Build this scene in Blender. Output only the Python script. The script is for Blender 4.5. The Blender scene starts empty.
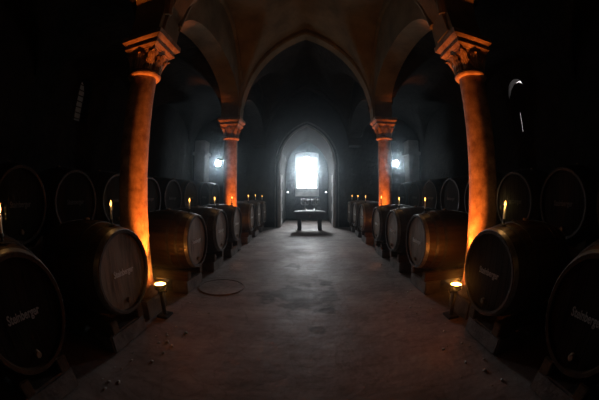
import bpy, bmesh, math, random
from mathutils import Vector, Matrix
C = bpy.context.scene.collection
PI = math.pi
R = math.radians
rnd = random.Random(7)
EYE = 1.45

# ------------------------------------------------------------------ materials
def mat(name):
    m = bpy.data.materials.new(name); m.use_nodes = True
    nt = m.node_tree; b = nt.nodes['Principled BSDF']
    return m, nt, b
def N(nt, t, **kw):
    n = nt.nodes.new(t)
    for k, v in kw.items(): setattr(n, k, v)
    return n
def mottled(name, c1, c2, scale=3.0, rough=.8, bump=.3, bscale=None, spec=.3, detail=8, c3=None, stretch=None, metallic=0, bdist=.02):
    m, nt, b = mat(name)
    tc = N(nt, 'ShaderNodeTexCoord'); src = tc.outputs['Object']
    if stretch:
        mp = N(nt, 'ShaderNodeMapping'); mp.inputs['Scale'].default_value = stretch
        nt.links.new(src, mp.inputs[0]); src = mp.outputs[0]
    n = N(nt, 'ShaderNodeTexNoise'); n.inputs['Scale'].default_value = scale; n.inputs['Detail'].default_value = detail
    n.inputs['Roughness'].default_value = .65
    nt.links.new(src, n.inputs['Vector'])
    r = N(nt, 'ShaderNodeValToRGB')
    r.color_ramp.elements[0].position = .33; r.color_ramp.elements[0].color = (*c1, 1)
    r.color_ramp.elements[1].position = .68; r.color_ramp.elements[1].color = (*c2, 1)
    if c3:
        e = r.color_ramp.elements.new(.78); e.color = (*c3, 1)
    nt.links.new(n.outputs['Fac'], r.inputs['Fac']); nt.links.new(r.outputs['Color'], b.inputs['Base Color'])
    b.inputs['Roughness'].default_value = rough; b.inputs['Specular IOR Level'].default_value = spec; b.inputs['Metallic'].default_value = metallic
    if bump:
        n2 = N(nt, 'ShaderNodeTexNoise'); n2.inputs['Scale'].default_value = bscale or scale*5; n2.inputs['Detail'].default_value = 6
        nt.links.new(src, n2.inputs['Vector'])
        bp = N(nt, 'ShaderNodeBump'); bp.inputs['Strength'].default_value = bump; bp.inputs['Distance'].default_value = bdist
        nt.links.new(n2.outputs['Fac'], bp.inputs['Height']); nt.links.new(bp.outputs['Normal'], b.inputs['Normal'])
    return m
def emit(name, col, s):
    m, nt, b = mat(name)
    b.inputs['Base Color'].default_value = (*col, 1)
    b.inputs['Emission Color'].default_value = (*col, 1); b.inputs['Emission Strength'].default_value = s
    return m

M = {}
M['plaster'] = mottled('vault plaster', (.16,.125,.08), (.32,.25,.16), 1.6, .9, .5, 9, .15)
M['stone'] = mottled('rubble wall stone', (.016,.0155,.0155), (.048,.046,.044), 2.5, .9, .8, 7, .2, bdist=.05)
M['palestone'] = mottled('pale chapel stone', (.28,.27,.26), (.52,.50,.48), 3, .8, .6, 12, .3)
M['sandstone'] = mottled('red sandstone', (.22,.12,.07), (.62,.43,.29), 7, .75, .7, 70, .3, c3=(.66,.48,.34), bdist=.008)
M['block'] = mottled('grey stone block', (.10,.093,.088), (.24,.225,.21), 6, .8, .6, 20, .3)
M['iron'] = mottled('dark iron', (.045,.045,.048), (.10,.095,.09), 8, .45, .2, 30, .5, metallic=.7)
M['hoop'] = mottled('galvanised hoop', (.035,.032,.03), (.11,.10,.095), 9, .5, .2, 40, .5, metallic=.6)
M['rimhoop'] = mottled('galvanised hoop rim highlight', (.16,.155,.15), (.36,.35,.33), 9, .42, .2, 40, .5, metallic=.5)  # paler front hoop: the highlight along the rim is put into its colour
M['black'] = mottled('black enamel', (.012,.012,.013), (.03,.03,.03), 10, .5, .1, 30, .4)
M['tablewood'] = mottled('dark table wood', (.012,.009,.007), (.03,.022,.017), 4, .55, .2, 20, .3, stretch=(1,8,8))
M['cloth'] = mottled('dark grey tablecloth', (.05,.052,.055), (.10,.10,.105), 20, .6, .2, 60, .35)
M['timber'] = mottled('old stillage timber', (.06,.036,.02), (.15,.09,.05), 4, .75, .4, 20, .25, stretch=(1,7,7))
M['darkpaint'] = mottled('dark grey lettering paint', (.10,.095,.09), (.20,.19,.18), 30, .8, 0, 30, .2)  # darker tone of the lettering, used on the back casks
M['midpaint'] = mottled('mid-tone lettering paint', (.25,.24,.23), (.48,.46,.44), 30, .8, 0, 30, .2)  # tone between the white and dark lettering, for the near-black front heads
M['wax'] = mottled('ivory candle wax', (.75,.68,.55), (.85,.80,.68), 10, .5, .1, 20, .4)
M['silver'] = mottled('tarnished silver', (.45,.45,.45), (.75,.75,.74), 12, .25, .1, 30, .6, metallic=1)
M['paint'] = mottled('white lettering paint', (.82,.80,.76), (.95,.93,.90), 30, .7, 0, 30, .2)
M['leather'] = mottled('cork bung', (.20,.13,.08), (.34,.24,.16), 20, .8, .2, 40, .2)
M['pane_mask'] = mottled('dark pane mask', (.01,.009,.008), (.025,.02,.018), 5, .8, .2, 20, .2)  # for the added board that masks the right window pane
M['debris'] = mottled('plaster crumbs', (.70,.68,.66), (.92,.90,.88), 20, .8, 0, 20, .3)
M['flame'] = emit('candle flame', (1, .40, .075), 9)
M['lamp'] = emit('amber floodlight lens', (1, .42, .07), 60)
M['cool'] = emit('cool floodlight lens', (.80, .93, 1), 110)
M['coolsmall'] = emit('cool small spotlight lens', (.85, .95, 1), 12)
M['day'] = emit('overcast daylight window pane', (.93, .97, 1), 12)
M['dimday'] = emit('dim leaded window pane', (.75, .80, .78), 0.006)
M['brightday'] = emit('daylight window pane', (1, .93, .95), 1.6)

# oak: staves by angle around local X, long grain
def oak(name, a, b_, head=False):
    m, nt, b = mat(name)
    tc = N(nt, 'ShaderNodeTexCoord')
    sp = N(nt, 'ShaderNodeSeparateXYZ'); nt.links.new(tc.outputs['Object'], sp.inputs[0])
    idm = N(nt, 'ShaderNodeMath', operation='MULTIPLY')
    if head:
        nt.links.new(sp.outputs['Y'], idm.inputs[0]); idm.inputs[1].default_value = 9.0
    else:
        at = N(nt, 'ShaderNodeMath', operation='ARCTAN2'); nt.links.new(sp.outputs['Y'], at.inputs[0]); nt.links.new(sp.outputs['Z'], at.inputs[1])
        nt.links.new(at.outputs[0], idm.inputs[0]); idm.inputs[1].default_value = 26/(2*PI)
    fl = N(nt, 'ShaderNodeMath', operation='FLOOR'); nt.links.new(idm.outputs[0], fl.inputs[0])
    wn = N(nt, 'ShaderNodeTexWhiteNoise', noise_dimensions='1D'); nt.links.new(fl.outputs[0], wn.inputs['W'])
    mp = N(nt, 'ShaderNodeMapping'); mp.inputs['Scale'].default_value = (20, 20, 2) if head else (1.5, 22, 22)
    nt.links.new(tc.outputs['Object'], mp.inputs[0])
    n = N(nt, 'ShaderNodeTexNoise'); n.inputs['Scale'].default_value = 1.6; n.inputs['Detail'].default_value = 8
    nt.links.new(mp.outputs[0], n.inputs['Vector'])
    n3 = N(nt, 'ShaderNodeTexNoise'); n3.inputs['Scale'].default_value = 3.0; n3.inputs['Detail'].default_value = 6
    nt.links.new(tc.outputs['Object'], n3.inputs['Vector'])
    a1 = N(nt, 'ShaderNodeMath', operation='MULTIPLY_ADD'); a1.inputs[1].default_value = .35
    nt.links.new(wn.outputs['Value'], a1.inputs[0]); nt.links.new(n.outputs['Fac'], a1.inputs[2])
    a2 = N(nt, 'ShaderNodeMath', operation='MULTIPLY_ADD'); a2.inputs[1].default_value = .6; 
    nt.links.new(n3.outputs['Fac'], a2.inputs[0]); nt.links.new(a1.outputs[0], a2.inputs[2])
    r = N(nt, 'ShaderNodeValToRGB')
    r.color_ramp.elements[0].position = .62; r.color_ramp.elements[0].color = (*a, 1)
    r.color_ramp.elements[1].position = 1.25; r.color_ramp.elements[1].position = .99; r.color_ramp.elements[1].color = (*b_, 1)
    nt.links.new(a2.outputs[0], r.inputs['Fac']); nt.links.new(r.outputs['Color'], b.inputs['Base Color'])
    b.inputs['Roughness'].default_value = .52; b.inputs['Specular IOR Level'].default_value = .4
    bp = N(nt, 'ShaderNodeBump'); bp.inputs['Strength'].default_value = .35; bp.inputs['Distance'].default_value = .006
    nt.links.new(n.outputs['Fac'], bp.inputs['Height']); nt.links.new(bp.outputs['Normal'], b.inputs['Normal'])
    return m
M['oak'] = oak('dark oak staves', (.012,.0065,.0035), (.062,.034,.017))
M['oakolddark'] = oak('near-black oak head boards', (.008,.006,.005), (.026,.02,.015), True)  # near-black tone for cask heads and a few front heads
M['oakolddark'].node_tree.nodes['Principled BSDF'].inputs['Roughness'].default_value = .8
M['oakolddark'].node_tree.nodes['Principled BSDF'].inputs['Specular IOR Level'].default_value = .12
M['oakhead'] = oak('oak head boards', (.11,.083,.06), (.32,.245,.18), True)

# floor: worn concrete path, browner at the sides
def floor_mat():
    m, nt, b = mat('worn cellar floor')
    tc = N(nt, 'ShaderNodeTexCoord')
    n = N(nt, 'ShaderNodeTexNoise'); n.inputs['Scale'].default_value = 1.3; n.inputs['Detail'].default_value = 10; n.inputs['Roughness'].default_value = .7
    nt.links.new(tc.outputs['Object'], n.inputs['Vector'])
    r = N(nt, 'ShaderNodeValToRGB')
    r.color_ramp.elements[0].position = .3; r.color_ramp.elements[0].color = (.19,.15,.135,1)
    r.color_ramp.elements[1].position = .7; r.color_ramp.elements[1].color = (.46,.39,.36,1)
    nt.links.new(n.outputs['Fac'], r.inputs['Fac'])
    # dark worn cracks near the middle
    v = N(nt, 'ShaderNodeTexNoise'); v.inputs['Scale'].default_value = 2.3; v.inputs['Detail'].default_value = 4; v.inputs['Distortion'].default_value = 1.5
    nt.links.new(tc.outputs['Object'], v.inputs['Vector'])
    ab = N(nt, 'ShaderNodeMath', operation='SUBTRACT'); ab.inputs[1].default_value = .5; nt.links.new(v.outputs['Fac'], ab.inputs[0])
    ab2 = N(nt, 'ShaderNodeMath', operation='ABSOLUTE'); nt.links.new(ab.outputs[0], ab2.inputs[0])
    r2 = N(nt, 'ShaderNodeValToRGB'); r2.color_ramp.elements[0].position = 0; r2.color_ramp.elements[0].color = (.80,.79,.78,1)
    r2.color_ramp.elements[1].position = .03; r2.color_ramp.elements[1].color = (1,1,1,1)
    nt.links.new(ab2.outputs[0], r2.inputs['Fac'])
    mx = N(nt, 'ShaderNodeMix', data_type='RGBA', blend_type='MULTIPLY'); mx.inputs[0].default_value = 1
    nt.links.new(r.outputs['Color'], mx.inputs[6]); nt.links.new(r2.outputs['Color'], mx.inputs[7])
    # broom streaks across the path
    mp = N(nt, 'ShaderNodeMapping'); mp.inputs['Scale'].default_value = (1.1, 9, 1); nt.links.new(tc.outputs['Object'], mp.inputs[0])
    st = N(nt, 'ShaderNodeTexNoise'); st.inputs['Scale'].default_value = 1.4; st.inputs['Detail'].default_value = 5; nt.links.new(mp.outputs[0], st.inputs['Vector'])
    r3 = N(nt, 'ShaderNodeValToRGB'); r3.color_ramp.elements[0].position = .36; r3.color_ramp.elements[0].color = (.84,.83,.82,1)
    r3.color_ramp.elements[1].position = .6; r3.color_ramp.elements[1].color = (1,1,1,1); nt.links.new(st.outputs['Fac'], r3.inputs['Fac'])
    mx2 = N(nt, 'ShaderNodeMix', data_type='RGBA', blend_type='MULTIPLY'); mx2.inputs[0].default_value = 1
    nt.links.new(mx.outputs[2], mx2.inputs[6]); nt.links.new(r3.outputs['Color'], mx2.inputs[7])
    # old spill stains on the middle of the path
    ns = N(nt, 'ShaderNodeTexNoise'); ns.inputs['Scale'].default_value = 4; ns.inputs['Detail'].default_value = 6; nt.links.new(tc.outputs['Object'], ns.inputs['Vector'])
    last = mx2.outputs[2]
    for (cx, cy, rad) in ((-.08, 3.55, .62), (.30, 4.15, .15), (.27, 3.05, .12), (.12, 2.55, .12), (-.25, 5.2, .22)):
        ds = N(nt, 'ShaderNodeVectorMath', operation='DISTANCE'); ds.inputs[1].default_value = (cx, cy, 0); nt.links.new(tc.outputs['Object'], ds.inputs[0])
        dv = N(nt, 'ShaderNodeMath', operation='DIVIDE'); dv.inputs[1].default_value = rad; nt.links.new(ds.outputs['Value'], dv.inputs[0])
        ad = N(nt, 'ShaderNodeMath', operation='MULTIPLY_ADD'); ad.inputs[1].default_value = 2.2; nt.links.new(ns.outputs['Fac'], ad.inputs[0]); nt.links.new(dv.outputs[0], ad.inputs[2])
        r4 = N(nt, 'ShaderNodeValToRGB'); r4.color_ramp.elements[0].position = .86; r4.color_ramp.elements[0].color = (.55,.54,.54,1)
        mr = N(nt, 'ShaderNodeMath', operation='MULTIPLY'); mr.inputs[1].default_value = .5; nt.links.new(ad.outputs[0], mr.inputs[0])
        r4.color_ramp.elements[1].position = 1.0; r4.color_ramp.elements[1].color = (1,1,1,1); nt.links.new(mr.outputs[0], r4.inputs['Fac'])
        m3 = N(nt, 'ShaderNodeMix', data_type='RGBA', blend_type='MULTIPLY'); m3.inputs[0].default_value = 1
        nt.links.new(last, m3.inputs[6]); nt.links.new(r4.outputs['Color'], m3.inputs[7]); last = m3.outputs[2]
    nt.links.new(last, b.inputs['Base Color'])
    sm = N(nt, 'ShaderNodeMath', operation='MULTIPLY'); sm.inputs[1].default_value = 1.15; sm.use_clamp = True
    nt.links.new(last, sm.inputs[0]); nt.links.new(sm.outputs[0], b.inputs['Specular IOR Level'])
    rr = N(nt, 'ShaderNodeMapRange'); rr.inputs['From Min'].default_value = .3; rr.inputs['From Max'].default_value = .7
    rr.inputs['To Min'].default_value = .66; rr.inputs['To Max'].default_value = .50
    nt.links.new(n.outputs['Fac'], rr.inputs['Value']); nt.links.new(rr.outputs[0], b.inputs['Roughness'])
    n2 = N(nt, 'ShaderNodeTexNoise'); n2.inputs['Scale'].default_value = 9; n2.inputs['Detail'].default_value = 8
    nt.links.new(tc.outputs['Object'], n2.inputs['Vector'])
    bp = N(nt, 'ShaderNodeBump'); bp.inputs['Strength'].default_value = .45; bp.inputs['Distance'].default_value = .015
    nt.links.new(n2.outputs['Fac'], bp.inputs['Height']); nt.links.new(bp.outputs['Normal'], b.inputs['Normal'])
    return m
M['floor'] = floor_mat()

# ------------------------------------------------------------------ helpers
def obj(name, bm, m, parent=None, smooth=False, kind=None, loc=None):
    me = bpy.data.meshes.new(name)
    bmesh.ops.recalc_face_normals(bm, faces=bm.faces[:])
    bm.to_mesh(me); bm.free()
    me.materials.append(m)
    if smooth:
        for p in me.polygons: p.use_smooth = True
        try: me.set_sharp_from_angle(angle=R(40))
        except Exception: pass
    o = bpy.data.objects.new(name, me); C.objects.link(o)
    if parent: o.parent = parent
    if loc: o.location = loc
    if kind: o['kind'] = kind
    return o
def tag(o, label, cat, group=None):
    o['label'] = label; o['category'] = cat; o['kind'] = 'thing'
    if group: o['group'] = group
    return o
def empty(name, loc, label=None, cat=None, group=None, rz=0):
    o = bpy.data.objects.new(name, None); C.objects.link(o)
    o.location = loc; o.rotation_euler.z = rz; o.empty_display_size = .1
    if label: tag(o, label, cat, group)
    return o
def copy_tree(o, parent=None):
    c = o.copy(); C.objects.link(c)
    if parent: c.parent = parent
    for ch in list(o.children): copy_tree(ch, c)
    return c
def box(bm, x0, x1, y0, y1, z0, z1, bev=0):
    r = bmesh.ops.create_cube(bm, size=1)
    vs = r['verts']
    for v in vs:
        v.co = Vector(((x0+x1)/2 + v.co.x*(x1-x0), (y0+y1)/2 + v.co.y*(y1-y0), (z0+z1)/2 + v.co.z*(z1-z0)))
    if bev:
        es = list({e for v in vs for e in v.link_edges})
        bmesh.ops.bevel(bm, geom=es, offset=bev, segments=2, affect='EDGES')
def lathe(bm, prof, n=32, axis='Z', off=(0,0,0), closed=False, a0=0):
    rings = []
    for r, h in prof:
        ring = []
        for i in range(n):
            a = a0 + 2*PI*i/n
            p = (r*math.cos(a), r*math.sin(a), h) if axis == 'Z' else (h, r*math.sin(a), r*math.cos(a))
            ring.append(bm.verts.new((p[0]+off[0], p[1]+off[1], p[2]+off[2])))
        rings.append(ring)
    pairs = list(zip(rings, rings[1:])) + ([(rings[-1], rings[0])] if closed else [])
    for a, b in pairs:
        for i in range(n):
            j = (i+1) % n
            bm.faces.new((a[i], a[j], b[j], b[i]))
    if not closed:
        bm.faces.new(rings[0][::-1]); bm.faces.new(rings[-1])
def tube(bm, pts, r, n=8):
    rings = []
    pts = [Vector(p) for p in pts]
    for k, p in enumerate(pts):
        d = (pts[min(k+1, len(pts)-1)] - pts[max(k-1, 0)]).normalized()
        u = d.orthogonal().normalized() if k == 0 else (u - d*u.dot(d)).normalized()
        w = d.cross(u)
        rr = r[k] if isinstance(r, (list, tuple)) else r
        rings.append([bm.verts.new(p + (u*math.cos(2*PI*i/n) + w*math.sin(2*PI*i/n))*rr) for i in range(n)])
    for a, b in zip(rings, rings[1:]):
        for i in range(n):
            j = (i+1) % n
            bm.faces.new((a[i], a[j], b[j], b[i]))
    bm.faces.new(rings[0][::-1]); bm.faces.new(rings[-1])
def holed_wall(u0, u1, z0, z1fn, t0, t1, openings, axis, step=.08):
    """wall slab: u along the wall, t through it; openings (ua,ub,lo(u),hi(u))"""
    if not callable(z1fn): zc = z1fn; z1fn = lambda u: zc
    us = {u0, u1}
    for (a, b, lo, hi) in openings:
        n = max(2, int((b-a)/step))
        us |= {a + (b-a)*i/n for i in range(n+1)}
    n = max(1, int((u1-u0)/(step*3)))
    us |= {u0 + (u1-u0)*i/n for i in range(n+1)}
    us = sorted(u for u in us if u0-1e-6 <= u <= u1+1e-6)
    us2 = [us[0]]
    for u in us[1:]:
        if u - us2[-1] > 1e-4: us2.append(u)
    bm = bmesh.new()
    P = (lambda u, t, z: (u, t, z)) if axis == 'x' else (lambda u, t, z: (t, u, z))
    def prism(ua, ub, l0, l1, h0, h1):
        if h0-l0 < 1e-4 and h1-l1 < 1e-4: return
        q = [bm.verts.new(P(u, t, z)) for t in (t0, t1) for (u, z) in ((ua,l0),(ub,l1),(ub,h1),(ua,h0))]
        for f in ((0,1,2,3),(7,6,5,4),(0,4,5,1),(3,2,6,7),(0,3,7,4),(1,5,6,2)):
            try: bm.faces.new([q[i] for i in f])
            except ValueError: pass
    e = 1e-5
    for a, b in zip(us2, us2[1:]):
        mid = (a+b)/2
        gaps = sorted([(lo, hi) for (ua, ub, lo, hi) in openings if ua-1e-6 <= mid <= ub+1e-6], key=lambda g: g[0](mid))
        ca = cb = z0
        for lo, hi in gaps:
            prism(a, b, ca, cb, max(ca, lo(a+e)), max(cb, lo(b-e)))
            ca, cb = hi(a+e), hi(b-e)
        prism(a, b, ca, cb, z1fn(a), z1fn(b))
    bmesh.ops.remove_doubles(bm, verts=bm.verts[:], dist=1e-4)
    # drop the internal faces between neighbouring prisms
    seen = {}
    for f in bm.faces[:]:
        k = tuple(sorted(v.index for v in f.verts))
    bm.verts.index_update()
    for f in bm.faces[:]:
        k = tuple(sorted(v.index for v in f.verts)); seen.setdefault(k, []).append(f)
    kill = [f for fs in seen.values() if len(fs) > 1 for f in fs]
    if kill: bmesh.ops.delete(bm, geom=kill, context='FACES_ONLY')
    return bm
def light(name, type_, loc, energy, col, **kw):
    l = bpy.data.lights.new(name, type_); l.energy = energy; l.color = col
    for k_, v_ in kw.items(): setattr(l, k_, v_)
    o = bpy.data.objects.new(name, l); o.location = loc; C.objects.link(o); return o
const = lambda c: (lambda u: c)
def pointed(cx, half, spring, rise):
    """two-centred pointed arch"""
    c = (rise*rise - half*half)/(2*half); RR = half + c
    def f(u):
        d = min(abs(u-cx), half)
        return spring + math.sqrt(max(0, RR*RR - (d+c)**2))
    return f

# ------------------------------------------------------------------ setting
XC, Y1, BAY = 2.045, 2.62, 4.25           # column line, first column, bay length
COLY = [Y1 - BAY, Y1, Y1+BAY, Y1+2*BAY]
SPR = 3.49                                  # top of the abacus
YF, YE = -2.2, 11.45                        # wall behind the camera, end wall
XW = 5.3
XI, XO = 1.80, 2.29                         # arcade wall faces
CHY, CHX = 14.8, 1.17                       # chapel end, half width

bm = bmesh.new(); box(bm, -XW-.5, XW+.5, YF-.5, CHY+.6, -.3, 0)
floor = obj('floor', bm, M['floor'], kind='structure')

def fv(x):      # across the nave
    return SPR + .06 + math.sqrt(max(0, 3.05**2 - (abs(x)+1.25)**2))
def gv(dy):     # along the nave
    return SPR + .03 + 2.22*math.sqrt(max(0, 1-(min(abs(dy),1.97)/1.97)**2))
def gav(y): 
    k = round((y - (Y1 - BAY/2))/BAY); return gv(y - (Y1-BAY/2+k*BAY))
def vault(name, x0, x1, y0, y1, h, m):
    bm = bmesh.new(); nx, ny = 44, int((y1-y0)/.09)
    g = [[bm.verts.new((x0+(x1-x0)*i/nx, y0+(y1-y0)*j/ny, h(x0+(x1-x0)*i/nx, y0+(y1-y0)*j/ny))) for i in range(nx+1)] for j in range(ny+1)]
    for j in range(ny):
        for i in range(nx): bm.faces.new((g[j][i], g[j][i+1], g[j+1][i+1], g[j+1][i]))
    o = obj(name, bm, m, kind='structure', smooth=True)
    sol = o.modifiers.new('thick', 'SOLIDIFY'); sol.thickness = .18; sol.offset = 1 if o.data.polygons[0].normal.z > 0 else -1
    return o
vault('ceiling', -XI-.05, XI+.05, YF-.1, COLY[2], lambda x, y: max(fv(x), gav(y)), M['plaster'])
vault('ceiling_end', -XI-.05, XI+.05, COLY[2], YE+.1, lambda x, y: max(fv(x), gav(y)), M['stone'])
XM = (XO+XW)/2
def aisle_h(x, y):
    fx = SPR + .03 + 1.5*math.sqrt(max(0, 1-(min(abs(abs(x)-XM),1.5)/1.5)**2))
    k = round((y - (Y1 - BAY/2))/BAY); dy = y-(Y1-BAY/2+k*BAY)
    gy = SPR + .03 + 1.4*math.sqrt(max(0, 1-(min(abs(dy),1.97)/1.97)**2))
    return max(fx, gy)
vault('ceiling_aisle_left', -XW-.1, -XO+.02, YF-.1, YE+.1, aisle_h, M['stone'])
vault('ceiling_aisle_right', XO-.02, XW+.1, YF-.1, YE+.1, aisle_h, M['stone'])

# arcade walls over the columns
def arc_low(mid):
    def f(y):
        d = min(abs(y-mid), 1.85)
        return SPR + .33 + .77*math.sqrt(1-(d/1.85)**2)
    return f
for s, side in ((-1, 'left'), (1, 'right')):
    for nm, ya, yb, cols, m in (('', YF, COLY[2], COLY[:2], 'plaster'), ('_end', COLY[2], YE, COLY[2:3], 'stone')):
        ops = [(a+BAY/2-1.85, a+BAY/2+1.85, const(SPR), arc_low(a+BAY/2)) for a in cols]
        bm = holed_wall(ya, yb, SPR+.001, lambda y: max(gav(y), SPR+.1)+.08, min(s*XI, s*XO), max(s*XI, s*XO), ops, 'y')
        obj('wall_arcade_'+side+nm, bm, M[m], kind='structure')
# transverse arches
k = 0
def ring_arch(name, y0, y1, cx, c, R0, R1, spring, m):
    bm = bmesh.new(); n = 40; secs = []
    def pts(Rr):
        out = []
        xm = Rr - c
        amax = math.acos(min(1, c/Rr))
        for i in range(n+1):
            a = amax*i/n; out.append((-(Rr*math.cos(a)-c), Rr*math.sin(a)))
        return out + [(-x, z) for x, z in out[-2::-1]]
    a, b = pts(R0), pts(R1)
    bev = .05
    for (xa, za), (xb, zb) in zip(a, b):
        dx, dz = xb-xa, zb-za; L = math.hypot(dx, dz)
        q = [(0, bev, ), (0, 0)]
        ring = []
        for (t, y) in ((bev, y0), (0, y0+bev), (0, y1-bev), (bev, y1), (L, y1), (L, y0)):
            ring.append(bm.verts.new((cx+xa+dx*t/L, y, spring+za+dz*t/L)))
        secs.append(ring)
    for p, q in zip(secs, secs[1:]):
        for i in range(6):
            j = (i+1) % 6
            bm.faces.new((p[i], p[j], q[j], q[i]))
    bm.faces.new(secs[0]); bm.faces.new(secs[-1][::-1])
    return obj(name, bm, m, kind='structure', smooth=True)
for i, y in enumerate(COLY):
    ring_arch('trim_%d' % (i+1), y-.22, y+.22, 0, 1.074, 2.85, 3.10, SPR+.02, M['stone' if i == 3 else 'plaster'])
# wall ribs under the lunettes
for s in (-1, 1):
    for i in range(3):
        mid = COLY[i]+BAY/2
        bm = bmesh.new()
        pts = []
        for q in range(41):
            d = -1.95+3.9*q/40
            pts.append((s*XI, mid+d, gv(d)-.04))
        tube(bm, pts, .075, 8)
        obj('trim_%d' % (5 + i + (3 if s > 0 else 0)), bm, M['stone' if i == 2 else 'plaster'], kind='structure', smooth=True)

# outer walls with their windows
wy0, wy1 = 3.95, 4.45
bm = holed_wall(YF-.5, YE+.5, 0, 5.2, -XW-.6, -XW, [(wy0, wy1, const(3.2), pointed(4.2, .25, 4.05, .33))], 'y')
obj('wall_left', bm, M['stone'], kind='structure')
rw = (4.25, 4.95); rmid = 4.6
bm = holed_wall(YF-.5, YE+.5, 0, 5.2, XW, XW+.6, [(rw[0], rw[1], const(2.9), pointed(rmid, .35, 4.05, .36))], 'y')
obj('wall_right', bm, M['stone'], kind='structure')
w = empty('window_2', (-XW-.35, 4.2, 3.2)); w['kind'] = 'structure'
bm = bmesh.new(); box(bm, -.01, .0, -.26, .26, 0, 1.2)
obj('pane', bm, M['dimday'], w, kind='structure')
bm = bmesh.new()
for yy in (-.25, -.005, .24): box(bm, .0, .03, yy, yy+.014, 0, 1.2)
for q in range(8): box(bm, .0, .03, -.26, .26, .01+.15*q, .026+.15*q)
obj('leading', bm, M['iron'], w, kind='structure')
w = empty('window_3', (XW+.02, rmid, 2.9)); w['kind'] = 'structure'
bm = bmesh.new(); box(bm, .20, .21, -.36, .36, 0, 1.6)
obj('pane', bm, M['brightday'], w, kind='structure')
# added board masks the bright pane, shaped to leave a lit crescent and slit
bm = holed_wall(-.36, .36, 0, lambda u: pointed(0, .36, 1.05, .34)(u+.08) , .0, .03, [(.02, .05, const(.12), const(.62))], 'y', step=.05)
obj('pane_mask', bm, M['pane_mask'], w, kind='structure')

# wall behind the camera, end wall with the tall pointed opening
bm = bmesh.new(); box(bm, -XW-.5, XW+.5, YF-.5, YF, 0, 7)
obj('wall_front', bm, M['stone'], kind='structure')
door_arch = pointed(0, CHX, 2.72, 1.68)
bm = holed_wall(-XW-.5, XW+.5, 0, 6.8, YE, YE+.55, [(-CHX, CHX, const(0), door_arch)], 'x')
obj('wall_back', bm, M['stone'], kind='structure')
# moulded surround of the opening
def surround(name, inset, r, y, m):
    bm = bmesh.new(); pts = []
    h = CHX+inset
    f = pointed(0, h, 2.72, 1.68+inset*1.2)
    for z in (0.0, .8, 1.6, 2.4, 2.72): pts.append((-h, y, z))
    for q in range(1, 40):
        u = -h*math.cos(PI/2*q/20) if q <= 20 else h*math.cos(PI/2*(40-q)/20)
        pts.append((u, y, f(u)))
    for z in (2.72, 2.4, 1.6, .8, 0.0): pts.append((h, y, z))
    tube(bm, pts, r, 10)
    return obj(name, bm, m, kind='structure', smooth=True)
surround('trim_11', .05, .055, YE-.01, M['palestone'])
surround('trim_12', .20, .035, YE, M['block'])
for s, n in ((-1, 15), (1, 16)):     # pale dressed stone jambs
    bm = bmesh.new()
    for q in range(7):
        box(bm, min(s*CHX, s*(CHX-.035)), max(s*CHX, s*(CHX-.035)), YE+.02, YE+(.52 if q % 2 else .80), .005+q*.33, .32+q*.33, .008)
    obj('trim_%d' % n, bm, M['palestone'], kind='structure')
# chapel: side walls, vault, end wall
for s, side in ((-1, 'left'), (1, 'right')):
    bm = bmesh.new(); box(bm, min(s*CHX, s*(CHX+.4)), max(s*CHX, s*(CHX+.4)), YE+.55, CHY+.5, 0, 5.0)
    obj('wall_chapel_'+side, bm, M['stone'], kind='structure')
bm = holed_wall(-CHX-.02, CHX+.02, 2.72, 5.2, YE+.55, CHY+.5, [(-CHX, CHX, const(2.71), door_arch)], 'x')
obj('ceiling_chapel', bm, M['stone'], kind='structure')
wt = lambda u: 3.72 + .10*math.sqrt(max(0, 1-(u/.68)**2))
bm = holed_wall(-CHX-.3, CHX+.3, 0, 5.2, CHY, CHY+.45, [(-.66, .66, const(1.32), wt)], 'x')
obj('wall_chapel_end', bm, M['stone'], kind='structure')
w = empty('window_1', (0, CHY, 0)); w['kind'] = 'structure'
GZ = 1.78
lan = lambda cx: (cx-.25, cx+.25, const(GZ), pointed(cx, .25, 2.62, .38))
ocu = (-.235, .235, lambda u: 3.36-math.sqrt(max(0, .235**2-u*u)), lambda u: 3.36+math.sqrt(max(0, .235**2-u*u)))
bm = holed_wall(-.66, .66, GZ-.06, wt, .25, .40, [lan(-.30), lan(.30), ocu], 'x', step=.03)
obj('tracery', bm, M['palestone'], w, kind='structure')
for ci, cx in enumerate((-.30, .30)):
    bm = bmesh.new(); f = pointed(cx, .25, 2.62, .38)
    pl = [(cx-.25, GZ)] + [(cx-.25+.5*q/20, f(cx-.25+.5*q/20)) for q in range(21)] + [(cx+.25, GZ)]
    bm.faces.new([bm.verts.new((x, .33, z)) for x, z in pl])
    obj('pane', bm, M['day'], w, kind='structure')
bm = bmesh.new()
bm.faces.new([bm.verts.new((.235*math.cos(2*PI*q/32), .33, 3.36+.235*math.sin(2*PI*q/32))) for q in range(32)])
obj('pane', bm, M['day'], w, kind='structure')
bm = bmesh.new()
v = [bm.verts.new(p) for p in ((-.66,.0,1.32),(.66,.0,1.32),(.66,.26,1.72),(-.66,.26,1.72),(-.66,.44,1.72),(.66,.44,1.72),(-.66,.44,1.31),(.66,.44,1.31))]
for f in ((0,1,2,3),(3,2,5,4),(0,3,4,6),(1,7,5,2),(0,6,7,1),(6,4,5,7)): bm.faces.new([v[i] for i in f])
obj('sill', bm, M['palestone'], w, kind='structure')

l = light('daylight', 'AREA', (0, CHY+.22, 2.75), 70, (.86,.94,1), shape='RECTANGLE', size=1.1, size_y=1.6, spread=R(85))
l.rotation_euler = (-R(62), 0, 0)
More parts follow.
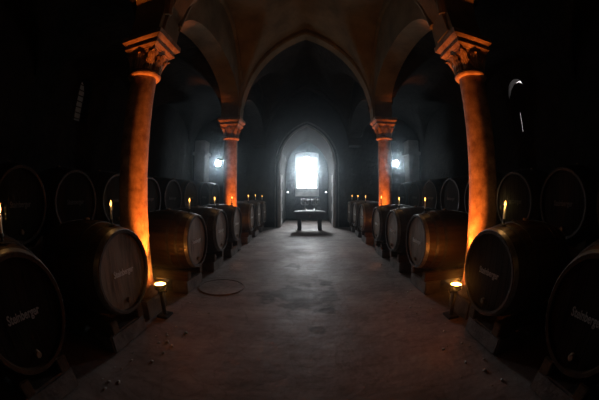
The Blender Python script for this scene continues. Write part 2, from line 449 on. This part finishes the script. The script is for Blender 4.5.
# stone responds on the aisle side near the floodlights
for s, side, n in ((-1, 'left', 13), (1, 'right', 14)):
    bm = bmesh.new(); 
    x0, x1 = (4.0, 4.45)
    box(bm, min(s*x0, s*x1), max(s*x0, s*x1), 9.75, 10.3, 0, 3.6, .02)
    box(bm, min(s*(x0-.06), s*(x1+.06)), max(s*(x0-.06), s*(x1+.06)), 9.69, 10.36, 3.0, 3.14, .02)
    obj('trim_%d' % n, bm, M['palestone'], kind='structure')

# ------------------------------------------------------------------ columns
def make_column():
    t = empty('stone_column', (0,0,0))
    bm = bmesh.new()
    lathe(bm, [(.33,0),(.33,.19),(.315,.22)], 4, a0=PI/4)
    obj('plinth', bm, M['block'], t)
    bm = bmesh.new()
    lathe(bm, [(.215,.21),(.226,.235),(.226,.265),(.215,.29),(.205,.30),(.200,.325),(.207,.345),(.207,.37),(.20,.39),(.188,.395)], 40)
    obj('base', bm, M['sandstone'], t, True)
    bm = bmesh.new()
    lathe(bm, [(.188,.39),(.187,1.2),(.183,2.0),(.178,2.6),(.174,2.93)], 48)
    obj('shaft', bm, M['sandstone'], t, True)
    bm = bmesh.new()
    prof = [(.174,2.905),(.214,2.912),(.228,2.93),(.228,2.95),(.214,2.97),(.174,2.98)]
    lathe(bm, prof, 48)
    obj('neck_ring', bm, M['sandstone'], t, True)
    # bell: round below, square above
    bm = bmesh.new(); rings = []
    n = 48
    for q in range(10):
        u = q/9; z = 2.975+.285*u
        r0 = .162 + .06*u*u
        ring = []
        for i in range(n):
            a = 2*PI*i/n
            sq = .225/max(abs(math.cos(a)), abs(math.sin(a)))
            r = r0*(1-u**2.2) + sq*u**2.2*.97
            ring.append(bm.verts.new((r*math.cos(a), r*math.sin(a), z)))
        rings.append(ring)
    for a, b in zip(rings, rings[1:]):
        for i in range(n):
            j = (i+1) % n; bm.faces.new((a[i], a[j], b[j], b[i]))
    bm.faces.new(rings[0][::-1]); bm.faces.new(rings[-1])
    bell = obj('capital', bm, M['sandstone'], t, True)
    # carved leaves: four corner leaves, four palmettes on the faces
    for i in range(8):
        bm = bmesh.new(); corner = i % 2 == 1; a = PI/4*i
        rad = Vector((math.cos(a), math.sin(a), 0)); tan = Vector((-math.sin(a), math.cos(a), 0))
        g = []
        H = .28; nu, nv = 8, 10
        for layer in (0, 1):
            gl = []
            for vq in range(nv+1):
                v_ = vq/nv
                out = .178 + (.115 if corner else .045)*v_**1.6 + .02
                zz = 2.985 + H*v_ - (.05*max(0, v_-.8)/.2 if True else 0)
                wd = (.055 if corner else .085)*(math.sin(PI*min(1, .22+v_*.74))**.7)*(1+.18*math.cos(v_*18))
                row = []
                for uq in range(nu+1):
                    uu = uq/nu*2-1
                    bulge = .022*(1-uu*uu) - .01*abs(math.sin(uu*6))
                    row.append(bm.verts.new(rad*(out+bulge-layer*.03) + tan*(uu*wd) + Vector((0,0,zz))))
                gl.append(row)
            g.append(gl)
        for l in (0, 1):
            for p in range(nv):
                for q in range(nu):
                    bm.faces.new((g[l][p][q], g[l][p][q+1], g[l][p+1][q+1], g[l][p+1][q]))
        rim = [(0,q) for q in range(nu)] + [(p,nu) for p in range(nv)] + [(nv,nu-q) for q in range(nu)] + [(nv-p,0) for p in range(nv)]
        for (p, q), (p2, q2) in zip(rim, rim[1:]+rim[:1]):
            try: bm.faces.new((g[0][p][q], g[0][p2][q2], g[1][p2][q2], g[1][p][q]))
            except ValueError: pass
        obj('carved_leaf', bm, M['sandstone'], bell, True)
    bm = bmesh.new(); k = math.sqrt(2)
    prof = [(.19,3.25),(.225,3.255),(.232,3.275),(.268,3.308),(.268,3.335),(.250,3.343),(.250,3.356),(.315,3.418),(.315,3.487),(.2,3.489)]
    lathe(bm, [(r*k, z) for r, z in prof], 4, a0=PI/4)
    obj('abacus', bm, M['sandstone'], t)
    return t
col0 = make_column()
n = 0
for i in (1, 2):
    for s in (-1, 1):
        c = col0 if n == 0 else copy_tree(col0)
        c.location = (s*(XC+(.055 if s > 0 else 0)), COLY[i], 0)
        c.rotation_euler.z = 0
        side = 'left' if s < 0 else 'right'
        tag(c, ('tall round sandstone column with carved capital, nearest on the %s side' if i == 1 else
                'far sandstone column with carved capital, beyond the fourth barrel on the %s side') % side, 'column', 'stone columns along the cellar aisle')
        n += 1

# ------------------------------------------------------------------ barrels
LEN, RH, RB = 1.02, .385, .455
def brad(x):
    u = (x - LEN/2)/(LEN/2); return RB - (RB-RH)*u*u
def text_mesh(s, size, xs):
    cu = bpy.data.curves.new('t', 'FONT'); cu.body = s; cu.size = size; cu.align_x = 'CENTER'; cu.align_y = 'CENTER'
    cu.extrude = .0015; cu.offset = .002; cu.resolution_u = 3
    to = bpy.data.objects.new('t', cu); C.objects.link(to)
    bpy.context.view_layer.update()
    me = bpy.data.meshes.new_from_object(to.evaluated_get(bpy.context.evaluated_depsgraph_get()))
    bpy.data.objects.remove(to); bpy.data.curves.remove(cu)
    bm = bmesh.new(); bm.from_mesh(me); bpy.data.meshes.remove(me)
    for v in bm.verts:       # text plane -> head plane facing -x (reads from the aisle)
        x, y, z = v.co; v.co = (-.004 - z, -x*xs, y)
    return bm
def make_barrel(headmat='oakhead'):
    """axis along +x, front head at x=0 facing -x, centred on z=0"""
    t = empty('wine_barrel', (0,0,0))
    bm = bmesh.new(); ns, sub = 26, 5; nx = 18; rings = []
    for q in range(nx+1):
        x = LEN*q/nx; r = brad(x); ring = []
        for i in range(ns*sub):
            gi = i % sub
            a = 2*PI*(i - sub/2)/(ns*sub)
            rr = r - (.0045 if gi == 0 else 0)
            ring.append(bm.verts.new((x, rr*math.sin(a), rr*math.cos(a))))
        rings.append(ring)
    n = ns*sub
    for a, b in zip(rings, rings[1:]):
        for i in range(n):
            j = (i+1) % n; bm.faces.new((a[i], a[j], b[j], b[i]))
    # chimes: staves stand proud of the heads, thickness shown
    for ring, x, d in ((rings[0], 0, 1), (rings[-1], LEN, -1)):
        prev = ring
        for rr, xx in ((RH-.028, x+d*.004), (RH-.034, x+d*.05)):
            cur = [bm.verts.new((xx, rr*v.co.y/math.hypot(v.co.y, v.co.z), rr*v.co.z/math.hypot(v.co.y, v.co.z))) for v in ring]
            for i in range(n):
                j = (i+1) % n; bm.faces.new((prev[i], prev[j], cur[j], cur[i]))
            prev = cur
        bm.faces.new(prev)
    obj('body', bm, M['oak'], t, True)
    for hx, d, nm in ((.035, 1, 'head'), (LEN-.035, -1, 'head')):
        bm = bmesh.new(); Rr = RH-.031
        nb = 8; 
        for b_ in range(nb):      # head boards
            y0 = -Rr + 2*Rr*b_/nb + .0015; y1 = -Rr + 2*Rr*(b_+1)/nb - .0015
            pts = []
            for q in range(9):
                y = y0+(y1-y0)*q/8; pts.append((y, math.sqrt(max(1e-5, Rr*Rr-y*y))))
            outline = [(y, z) for y, z in pts] + [(y, -z) for y, z in pts[::-1]]
            fa = [bm.verts.new((hx, y, z)) for y, z in outline]; fb = [bm.verts.new((hx+d*.025, y, z)) for y, z in outline]
            bm.faces.new(fa); bm.faces.new(fb[::-1])
            for q in range(len(fa)):
                j = (q+1) % len(fa); bm.faces.new((fa[q], fa[j], fb[j], fb[q]))
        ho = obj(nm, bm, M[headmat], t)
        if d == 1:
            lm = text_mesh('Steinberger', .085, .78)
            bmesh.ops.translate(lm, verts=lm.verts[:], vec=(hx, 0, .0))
            obj('lettering', lm, M['paint' if headmat == 'oakhead' else 'darkpaint'], ho)
            bm = bmesh.new(); lathe(bm, [(.022,hx-.03),(.026,hx-.026),(.028,hx)], 14, 'X', (0,0,-.27))
            obj('tap_plug', bm, M['leather'], ho, True)
    for hx, w in ((.008,.05),(.155,.045),(.29,.045),(LEN-.29-.045,.045),(LEN-.155-.045,.045),(LEN-.058,.05)):
        bm = bmesh.new()
        a, b = brad(hx), brad(hx+w)
        lathe(bm, [(a+.0005,hx),(a+.005,hx+.001),(b+.005,hx+w-.001),(b+.0005,hx+w)], 72, 'X', closed=True)
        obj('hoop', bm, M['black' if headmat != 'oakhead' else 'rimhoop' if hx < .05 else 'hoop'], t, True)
    bm = bmesh.new(); lathe(bm, [(.03,RB-.01),(.03,RB+.018),(.022,RB+.022)], 16, off=(LEN/2,0,0))
    obj('bung', bm, M['leather'], t, True)
    return t
def make_stand():
    """low stillage: stone blocks under both ends, timber rails on them, chocks at the barrel"""
    t = empty('barrel_stand', (0,0,0))
    zb = .76-RB                    # underside of the bilge
    for x0 in (.11, .70):
        bm = bmesh.new(); box(bm, x0, x0+.27, -.31, .31, 0, .20, .018)
        obj('stone_block', bm, M['block'] , t)
    for sy in (-1, 1):
        bm = bmesh.new(); box(bm, .09, .99, sy*.23-.055, sy*.23+.055, .20, .335, .008)
        obj('rail', bm, M['timber'], t)
    return t
BZ = .76
BY = [.63, 1.85, 3.64, 4.83, 6.02, 7.76, 8.96, 10.16]
XH = 1.60
ordn = ['first', 'second', 'third', 'fourth', 'fifth', 'sixth', 'seventh', 'eighth']
barrel0 = make_barrel(); stand0 = make_stand()
def make_candle():
    t = empty('candle', (0,0,0))
    bm = bmesh.new()
    lathe(bm, [(.038,0),(.040,.004),(.036,.010),(.014,.014),(.011,.03),(.017,.036),(.019,.055),(.016,.06)], 20)
    obj('candle_holder', bm, M['iron'], t, True)
    bm = bmesh.new(); lathe(bm, [(.0105,.05),(.0105,.165),(.008,.170)], 16)
    st = obj('wax_stick', bm, M['wax'], t, True)
    bm = bmesh.new(); tube(bm, [(0,0,.168),(.0005,0,.176),(.001,0,.182)], .0012, 6); obj('wick', bm, M['black'], st)
    bm = bmesh.new(); lathe(bm, [(.001,.174),(.006,.181),(.0085,.192),(.0075,.204),(.004,.218),(.0008,.232)], 14)
    obj('flame', bm, M['flame'], t, True)
    return t
candle0 = make_candle()
first = True
for s in (-1, 1):
    side = 'left' if s < 0 else 'right'
    for i, y in enumerate(BY):
        b = barrel0 if first else copy_tree(barrel0)
        rz = 0 if s > 0 else PI
        b.location = (s*XH, y, BZ); b.rotation_euler.z = rz
        extra = ['cut by the picture edge', 'just before the nearest column', 'just behind the nearest column', '', 'just before the far column',
                 'just behind the far column', '', 'the last one before the end wall'][i]
        for ch in b.children:                  # some front heads get near-black boards and mid-tone lettering
            if ch.name.startswith('head'):
                ch.material_slots[0].link = 'OBJECT'
                ch.material_slots[0].material = M['oakolddark' if (i == 0 or (s > 0 and i == 1)) else 'oakhead']
                for le in ch.children:
                    if le.name.startswith('lettering'):
                        le.material_slots[0].link = 'OBJECT'
                        le.material_slots[0].material = M['midpaint' if (i == 0 or (s > 0 and i == 1)) else 'paint']
        tag(b, ('dark oak barrel, %s in the %s front row%s' % (ordn[i], side, ', '+extra if extra else '')), 'barrel', 'oak barrels lining the aisle')
        st = stand0 if first else copy_tree(stand0)
        st.location = (s*XH, y, 0); st.rotation_euler.z = rz
        tag(st, 'low stand of stone blocks and rails under %s barrel of %s front row' % (ordn[i], side), 'barrel stand', 'stands under the front row barrels')
        cx = XH+.13+.04*rnd.random(); 
        lean = -.10 if (s > 0 and i == 1) else rnd.uniform(-.02, .02)
        ca = candle0 if first else copy_tree(candle0)
        cz = BZ + brad(cx-XH) + .0005
        hs = 1 + rnd.uniform(-.08, .08)
        ca.location = (s*cx, y, cz+.002); ca.scale = (1,1,hs); ca.rotation_euler = (0, -lean*s, 0)
        tag(ca, 'lit white candle in small holder on the %s barrel of the %s front row' % (ordn[i], side), 'candle', 'candles on the barrels')
        light('candle_light', 'POINT', (s*cx, y, cz+.2*hs), .55, (1,.52,.17), shadow_soft_size=.012)
        first = False

# second row of larger casks on high stands along the aisles
SC = 1.17
Z2, X2 = 1.36, 3.2
def make_trestle():
    t = empty('barrel_trestle', (0,0,0))
    top = Z2 - brad(.12)*SC
    for x0 in (.12, .92):
        xs = Z2
        bm = bmesh.new(); zt = .69
        for sy in (-1, 1): pass
        box(bm, x0, x0+.16, -.47, .47, zt, zt+.14, .01)
        cb = obj('crossbeam', bm, M['timber'], t)
        for sy in (-1, 1):
            bm = bmesh.new(); box(bm, x0+.01, x0+.15, sy*.38-.07, sy*.38+.07, 0, zt, .01)
            obj('post', bm, M['timber'], t)
            bm = bmesh.new()
            v = [bm.verts.new(p) for p in ((x0+.02,sy*.42,zt+.14),(x0+.02,sy*.24,zt+.14),(x0+.02,sy*.42,zt+.27),(x0+.14,sy*.42,zt+.14),(x0+.14,sy*.24,zt+.14),(x0+.14,sy*.42,zt+.27))]
            for f in ((0,1,2),(5,4,3),(0,3,4,1),(1,4,5,2),(2,5,3,0)): bm.faces.new([v[i] for i in f])
            obj('wedge', bm, M['timber'], t)
    return t
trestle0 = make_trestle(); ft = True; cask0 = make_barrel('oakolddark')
for s, ys in ((-1, [.45+1.07*k for k in range(9)]), (1, [.95+1.09*k for k in range(8)])):
    side = 'left' if s < 0 else 'right'
    on = ordn + ['ninth']
    for i, y in enumerate(ys):
        b = cask0 if ft else copy_tree(cask0); rz = 0 if s > 0 else PI
        b.location = (s*X2, y, Z2); b.rotation_euler.z = rz; b.scale = (SC*.98, SC, SC); b.name = 'wine_cask'
        tag(b, 'large dark cask, %s in the raised back row along the %s aisle' % (on[i], side), 'cask', 'large casks in the raised back rows')
        st = trestle0 if ft else copy_tree(trestle0); ft = False
        st.location = (s*X2, y, 0); st.rotation_euler.z = rz
        tag(st, 'tall timber trestle under the %s cask of the %s back row' % (on[i], side), 'trestle', 'trestles under the back row casks')

# ------------------------------------------------------------------ lamps
def make_uplight():
    t = empty('uplight', (0,0,0)); H = .31
    bm = bmesh.new(); box(bm, -.075, .075, -.09, .09, 0, .03, .006); lathe(bm, [(.03,.028),(.026,.06),(.026,H+.03)], 16); obj('foot', bm, M['black'], t, True)
    bm = bmesh.new(); lathe(bm, [(r, z+H) for r, z in ((.045,.03),(.072,.05),(.078,.09),(.078,.115),(.072,.115),(.070,.098),(.001,.096))], 28); obj('housing', bm, M['black'], t, True)
    bm = bmesh.new(); lathe(bm, [(r, z+H) for r, z in ((.069,.10),(.067,.106),(.04,.112),(.001,.114))], 28); obj('lens', bm, M['lamp'], t, True)
    bm = bmesh.new(); tube(bm, [(-.076,0,H+.08),(-.09,0,H+.05),(-.08,0,H+.02),(-.02,0,H+.015)], .006, 6); obj('bracket', bm, M['iron'], t, True)
    return t
up0 = make_uplight(); n = 0
for i in (1, 2):
    for s in (-1, 1):
        u = up0 if n == 0 else copy_tree(up0); n += 1
        dx, dy = (.36, .06) if i == 1 else (.26, .335)
        x, y = s*(XC-dx+(.055 if s > 0 else 0)), COLY[i]-dy
        u.location = (x, y, .001); u.rotation_euler.z = 0 if s > 0 else PI
        side = 'left' if s < 0 else 'right'
        tag(u, ('small round amber uplight at the foot of the nearest %s column' if i == 1 else 'small amber uplight behind the fourth barrel, before the far %s column') % side, 'floodlight', 'amber uplights at the columns')
        l = light('uplight_lamp', 'SPOT', (x, y, .44), 430, (1,.22,.028), shadow_soft_size=.05, spot_size=R(31), spot_blend=.7)
        l.rotation_euler = Vector((s*(dx+.03), dy+.03, 1.65)).to_track_quat('-Z', 'Y').to_euler()
        l = light('uplight_spill', 'POINT', (x, y, .45), 2.5 if s < 0 else 5.5, (1,.24,.035), shadow_soft_size=.04)
def make_flood(scale, lens):
    t = empty('floodlight', (0,0,0))
    bm = bmesh.new(); box(bm, -.15, .15, .02, .10, -.14, .14, .012); obj('housing', bm, M['black'], t)
    bm = bmesh.new(); lathe(bm, [(.125,0),(.13,.012),(.125,.02)], 24)
    bmesh.ops.rotate(bm, verts=bm.verts[:], cent=(0,0,0), matrix=Matrix.Rotation(PI/2, 3, 'X')); bmesh.ops.translate(bm, verts=bm.verts[:], vec=(0,.022,0))
    obj('lens', bm, lens, t, True)
    bm = bmesh.new(); tube(bm, [(-.16,.06,0),(-.165,.06,-.1),(-.10,.14,-.17),(.10,.14,-.17),(.165,.06,-.1),(.16,.06,0)], .008, 6)
    tube(bm, [(0,.14,-.17),(0,.20,-.17)], .012, 6); obj('bracket', bm, M['iron'], t, True)
    return t
fl0 = make_flood(1, M['cool'])
for n, s in enumerate((-1, 1)):
    f = fl0 if n == 0 else copy_tree(fl0)
    f.location = (s*3.93, YE-.2, 2.82)
    side = 'left' if s < 0 else 'right'
    tag(f, 'cool white floodlight glaring high on the end wall of the %s aisle' % side, 'floodlight', 'cool floodlights on the end wall')
    l = light('floodlight_lamp', 'SPOT', (s*3.93, YE-.26, 2.82), 60, (.86,.93,1), shadow_soft_size=.07, spot_size=R(56), spot_blend=.9)
    l.rotation_euler = Vector((-s*5.5, -8.2, -2.3)).to_track_quat('-Z', 'Y').to_euler()
def make_sconce():
    t = empty('wall_spotlight', (0,0,0))
    bm = bmesh.new(); lathe(bm, [(.04,-.001),(.04,.012),(.018,.02),(.014,.07)], 16, 'X'); obj('wall_plate', bm, M['iron'], t, True)
    bm = bmesh.new(); lathe(bm, [(.028,.06),(.042,.05),(.052,-.03),(.046,-.03),(.030,.04)], 20, off=(.08,0,0)); obj('shade', bm, M['iron'], t, True)
    bm = bmesh.new(); lathe(bm, [(.02,.055),(.034,.062),(.038,.085),(.025,.10),(.001,.106)], 16, off=(.08,0,0)); obj('bulb', bm, M['coolsmall'], t, True)
    return t
sc0 = make_sconce()
for n, s in enumerate((-1, 1)):
    f = sc0 if n == 0 else copy_tree(sc0)
    f.location = (s*1.06, CHY, 1.47); f.rotation_euler.z = -PI/2
    tag(f, 'small bright spotlight on the end wall, %s of the bright window' % ('left' if s < 0 else 'right'), 'spotlight', 'small spotlights in the end niche')

# ------------------------------------------------------------------ table
t = empty('table', (.11, 10.75, 0), 'dark sturdy table with deep apron standing before the bright window', 'table')
bm = bmesh.new()      # gently domed cover hanging a little over the edge
nu, nv = 24, 12; hw, hd = .63, .36
top = [[None]*(nv+1) for _ in range(nu+1)]
for i in range(nu+1):
    for j in range(nv+1):
        u, v_ = i/nu*2-1, j/nv*2-1
        z = .76 + .035*(1-abs(u)**3)*(1-abs(v_)**4) - .02*(abs(u)**8)
        top[i][j] = bm.verts.new((u*hw, v_*hd, z))
for i in range(nu):
    for j in range(nv): bm.faces.new((top[i][j], top[i+1][j], top[i+1][j+1], top[i][j+1]))
rim = [top[i][0] for i in range(nu+1)] + [top[nu][j] for j in range(1, nv+1)] + [top[i][nv] for i in range(nu-1, -1, -1)] + [top[0][j] for j in range(nv-1, 0, -1)]
low = [bm.verts.new((v.co.x*1.005, v.co.y*1.005, v.co.z-.07)) for v in rim]
for q in range(len(rim)):
    j = (q+1) % len(rim); bm.faces.new((rim[q], rim[j], low[j], low[q]))
bm.faces.new(low)
obj('tabletop', bm, M['cloth'], t, True)
bm = bmesh.new(); box(bm, -.56, .56, -.30, .30, .47, .72, .03); ap = obj('apron', bm, M['tablewood'], t)
bm = bmesh.new(); box(bm, -.035, .035, -.312, -.298, .53, .60, .006); obj('lock_plate', bm, M['silver'], ap)['label'] = 'small bright plate'
for sx in (-1, 1):
    for sy in (-1, 1):
        bm = bmesh.new(); box(bm, sx*.41-.075, sx*.41+.075, sy*.22-.07, sy*.22+.07, 0, .48, .015)
        obj('leg', bm, M['tablewood'], t)
# branched candelabra standing on the table, backlit
def make_candelabrum():
    t = empty('candelabrum', (0,0,0))
    bm = bmesh.new(); lathe(bm, [(.06,0),(.06,.012),(.02,.03),(.014,.06)], 18); obj('foot', bm, M['silver'], t, True)
    bm = bmesh.new(); lathe(bm, [(.009,.05),(.012,.12),(.02,.14),(.009,.16),(.009,.24),(.02,.25),(.015,.27)], 14); obj('stem', bm, M['silver'], t, True)
    for a in range(4):
        ca, sa = math.cos(a*PI/2+.5), math.sin(a*PI/2+.5)
        bm = bmesh.new(); pts = []
        for q in range(11):
            u = q/10; rr = .11*math.sin(u*PI*.55)/math.sin(PI*.55); zz = .15 - .05*math.sin(u*PI) + .08*u*u
            pts.append((ca*rr, sa*rr, zz))
        tube(bm, pts, .006, 8)
        lathe(bm, [(.006,0),(.022,.01),(.022,.016),(.012,.018),(.014,.05)], 12, off=(ca*.11, sa*.11, .22))
        obj('arm', bm, M['silver'], t, True)
    return t
ca0 = make_candelabrum()
for n, x in enumerate((-.08, .34)):
    c = ca0 if n == 0 else copy_tree(ca0)
    c.location = (x, 10.90, .796); c.scale = (1.6, 1.6, 1.75)
    tag(c, 'small silver branched stand, %s of the two on the dark table' % ('left' if n == 0 else 'right'), 'candelabrum', 'silver stands on the table')

# ------------------------------------------------------------------ floor details
bm = bmesh.new()
lathe(bm, [(.37,0),(.37,.012),(.345,.012),(.345,0)], 56, closed=True)
lathe(bm, [(.338,0),(.338,.007),(.01,0.006)], 56)
d = obj('floor_cover', bm, M['floor'], loc=(-1.33, 3.80, .0005))
tag(d, 'round flat cover set in the floor before the third left barrel', 'floor cover')
bm = bmesh.new()
def crumb(x, y, r):
    if math.hypot(x+1.33, y-3.8) < .42 or abs(x) > 1.62 or min(abs(y-2.56), abs(y-6.54)) < .16: return
    q = bmesh.ops.create_icosphere(bm, subdivisions=1, radius=r)
    sx, sy, sz = (rnd.uniform(.6,1.3) for _ in range(3)); a = rnd.random()*PI
    for v in q['verts']:
        p = Vector((v.co.x*sx*(1+.2*rnd.random()), v.co.y*sy, v.co.z*sz*.7))
        v.co = Matrix.Rotation(a, 3, 'Z') @ p + Vector((x, y, r*.35))
for _ in range(60):
    s = rnd.choice((-1, 1)); yy = rnd.uniform(1.0, 3.2)
    crumb(s*(1.5+rnd.gauss(-.02, .16)), yy, rnd.uniform(.006, .016))
for _ in range(60):
    s = rnd.choice((-1, 1)); yy = rnd.uniform(3.2, 10)
    crumb(s*(1.5+rnd.gauss(0, .08)), yy, rnd.uniform(.006, .016))
for x, y in ((-1.33,1.62),(-1.28,1.95),(-1.36,2.0),(-1.25,2.25),(-1.42,2.12),(-1.30,1.80),(1.3,1.9),(1.4,1.6),(1.5,1.4)): crumb(x, y, .02)
g = obj('gravel', bm, M['debris']); g['kind'] = 'stuff'; g['label'] = 'pale crumbs of plaster scattered along the barrel stands'; g['category'] = 'gravel'

# ------------------------------------------------------------------ world, camera
W = bpy.data.worlds.new('World'); bpy.context.scene.world = W; W.use_nodes = True
nt = W.node_tree; nt.nodes['Background'].inputs[0].default_value = (0,0,0,1)
vs = nt.nodes.new('ShaderNodeVolumeScatter'); vs.inputs['Density'].default_value = .011; vs.inputs['Anisotropy'].default_value = .96
vs.inputs['Color'].default_value = (.78,.92,1,1)
nt.links.new(vs.outputs[0], nt.nodes['World Output'].inputs['Volume'])
cd = bpy.data.cameras.new('Camera'); cam = bpy.data.objects.new('Camera', cd); C.objects.link(cam)
cam.location = (0, 0, EYE)
cam.rotation_euler = (R(90-1.3), 0, R(1.6))
cd.type = 'PANO'; cd.sensor_width = 36
cd.panorama_type = 'FISHEYE_EQUISOLID'
cd.fisheye_lens = 16.0; cd.fisheye_fov = PI
sc = bpy.context.scene
sc.camera = cam
sc.view_settings.view_transform = 'Standard'; sc.view_settings.look = 'None'
sc.view_settings.gamma = 1; sc.view_settings.use_curve_mapping = False; sc.view_settings.exposure = 0
try:
    sc.cycles.use_denoising = True; sc.cycles.max_bounces = 8; sc.cycles.sample_clamp_indirect = 6; sc.cycles.volume_bounces = 0
except Exception: pass
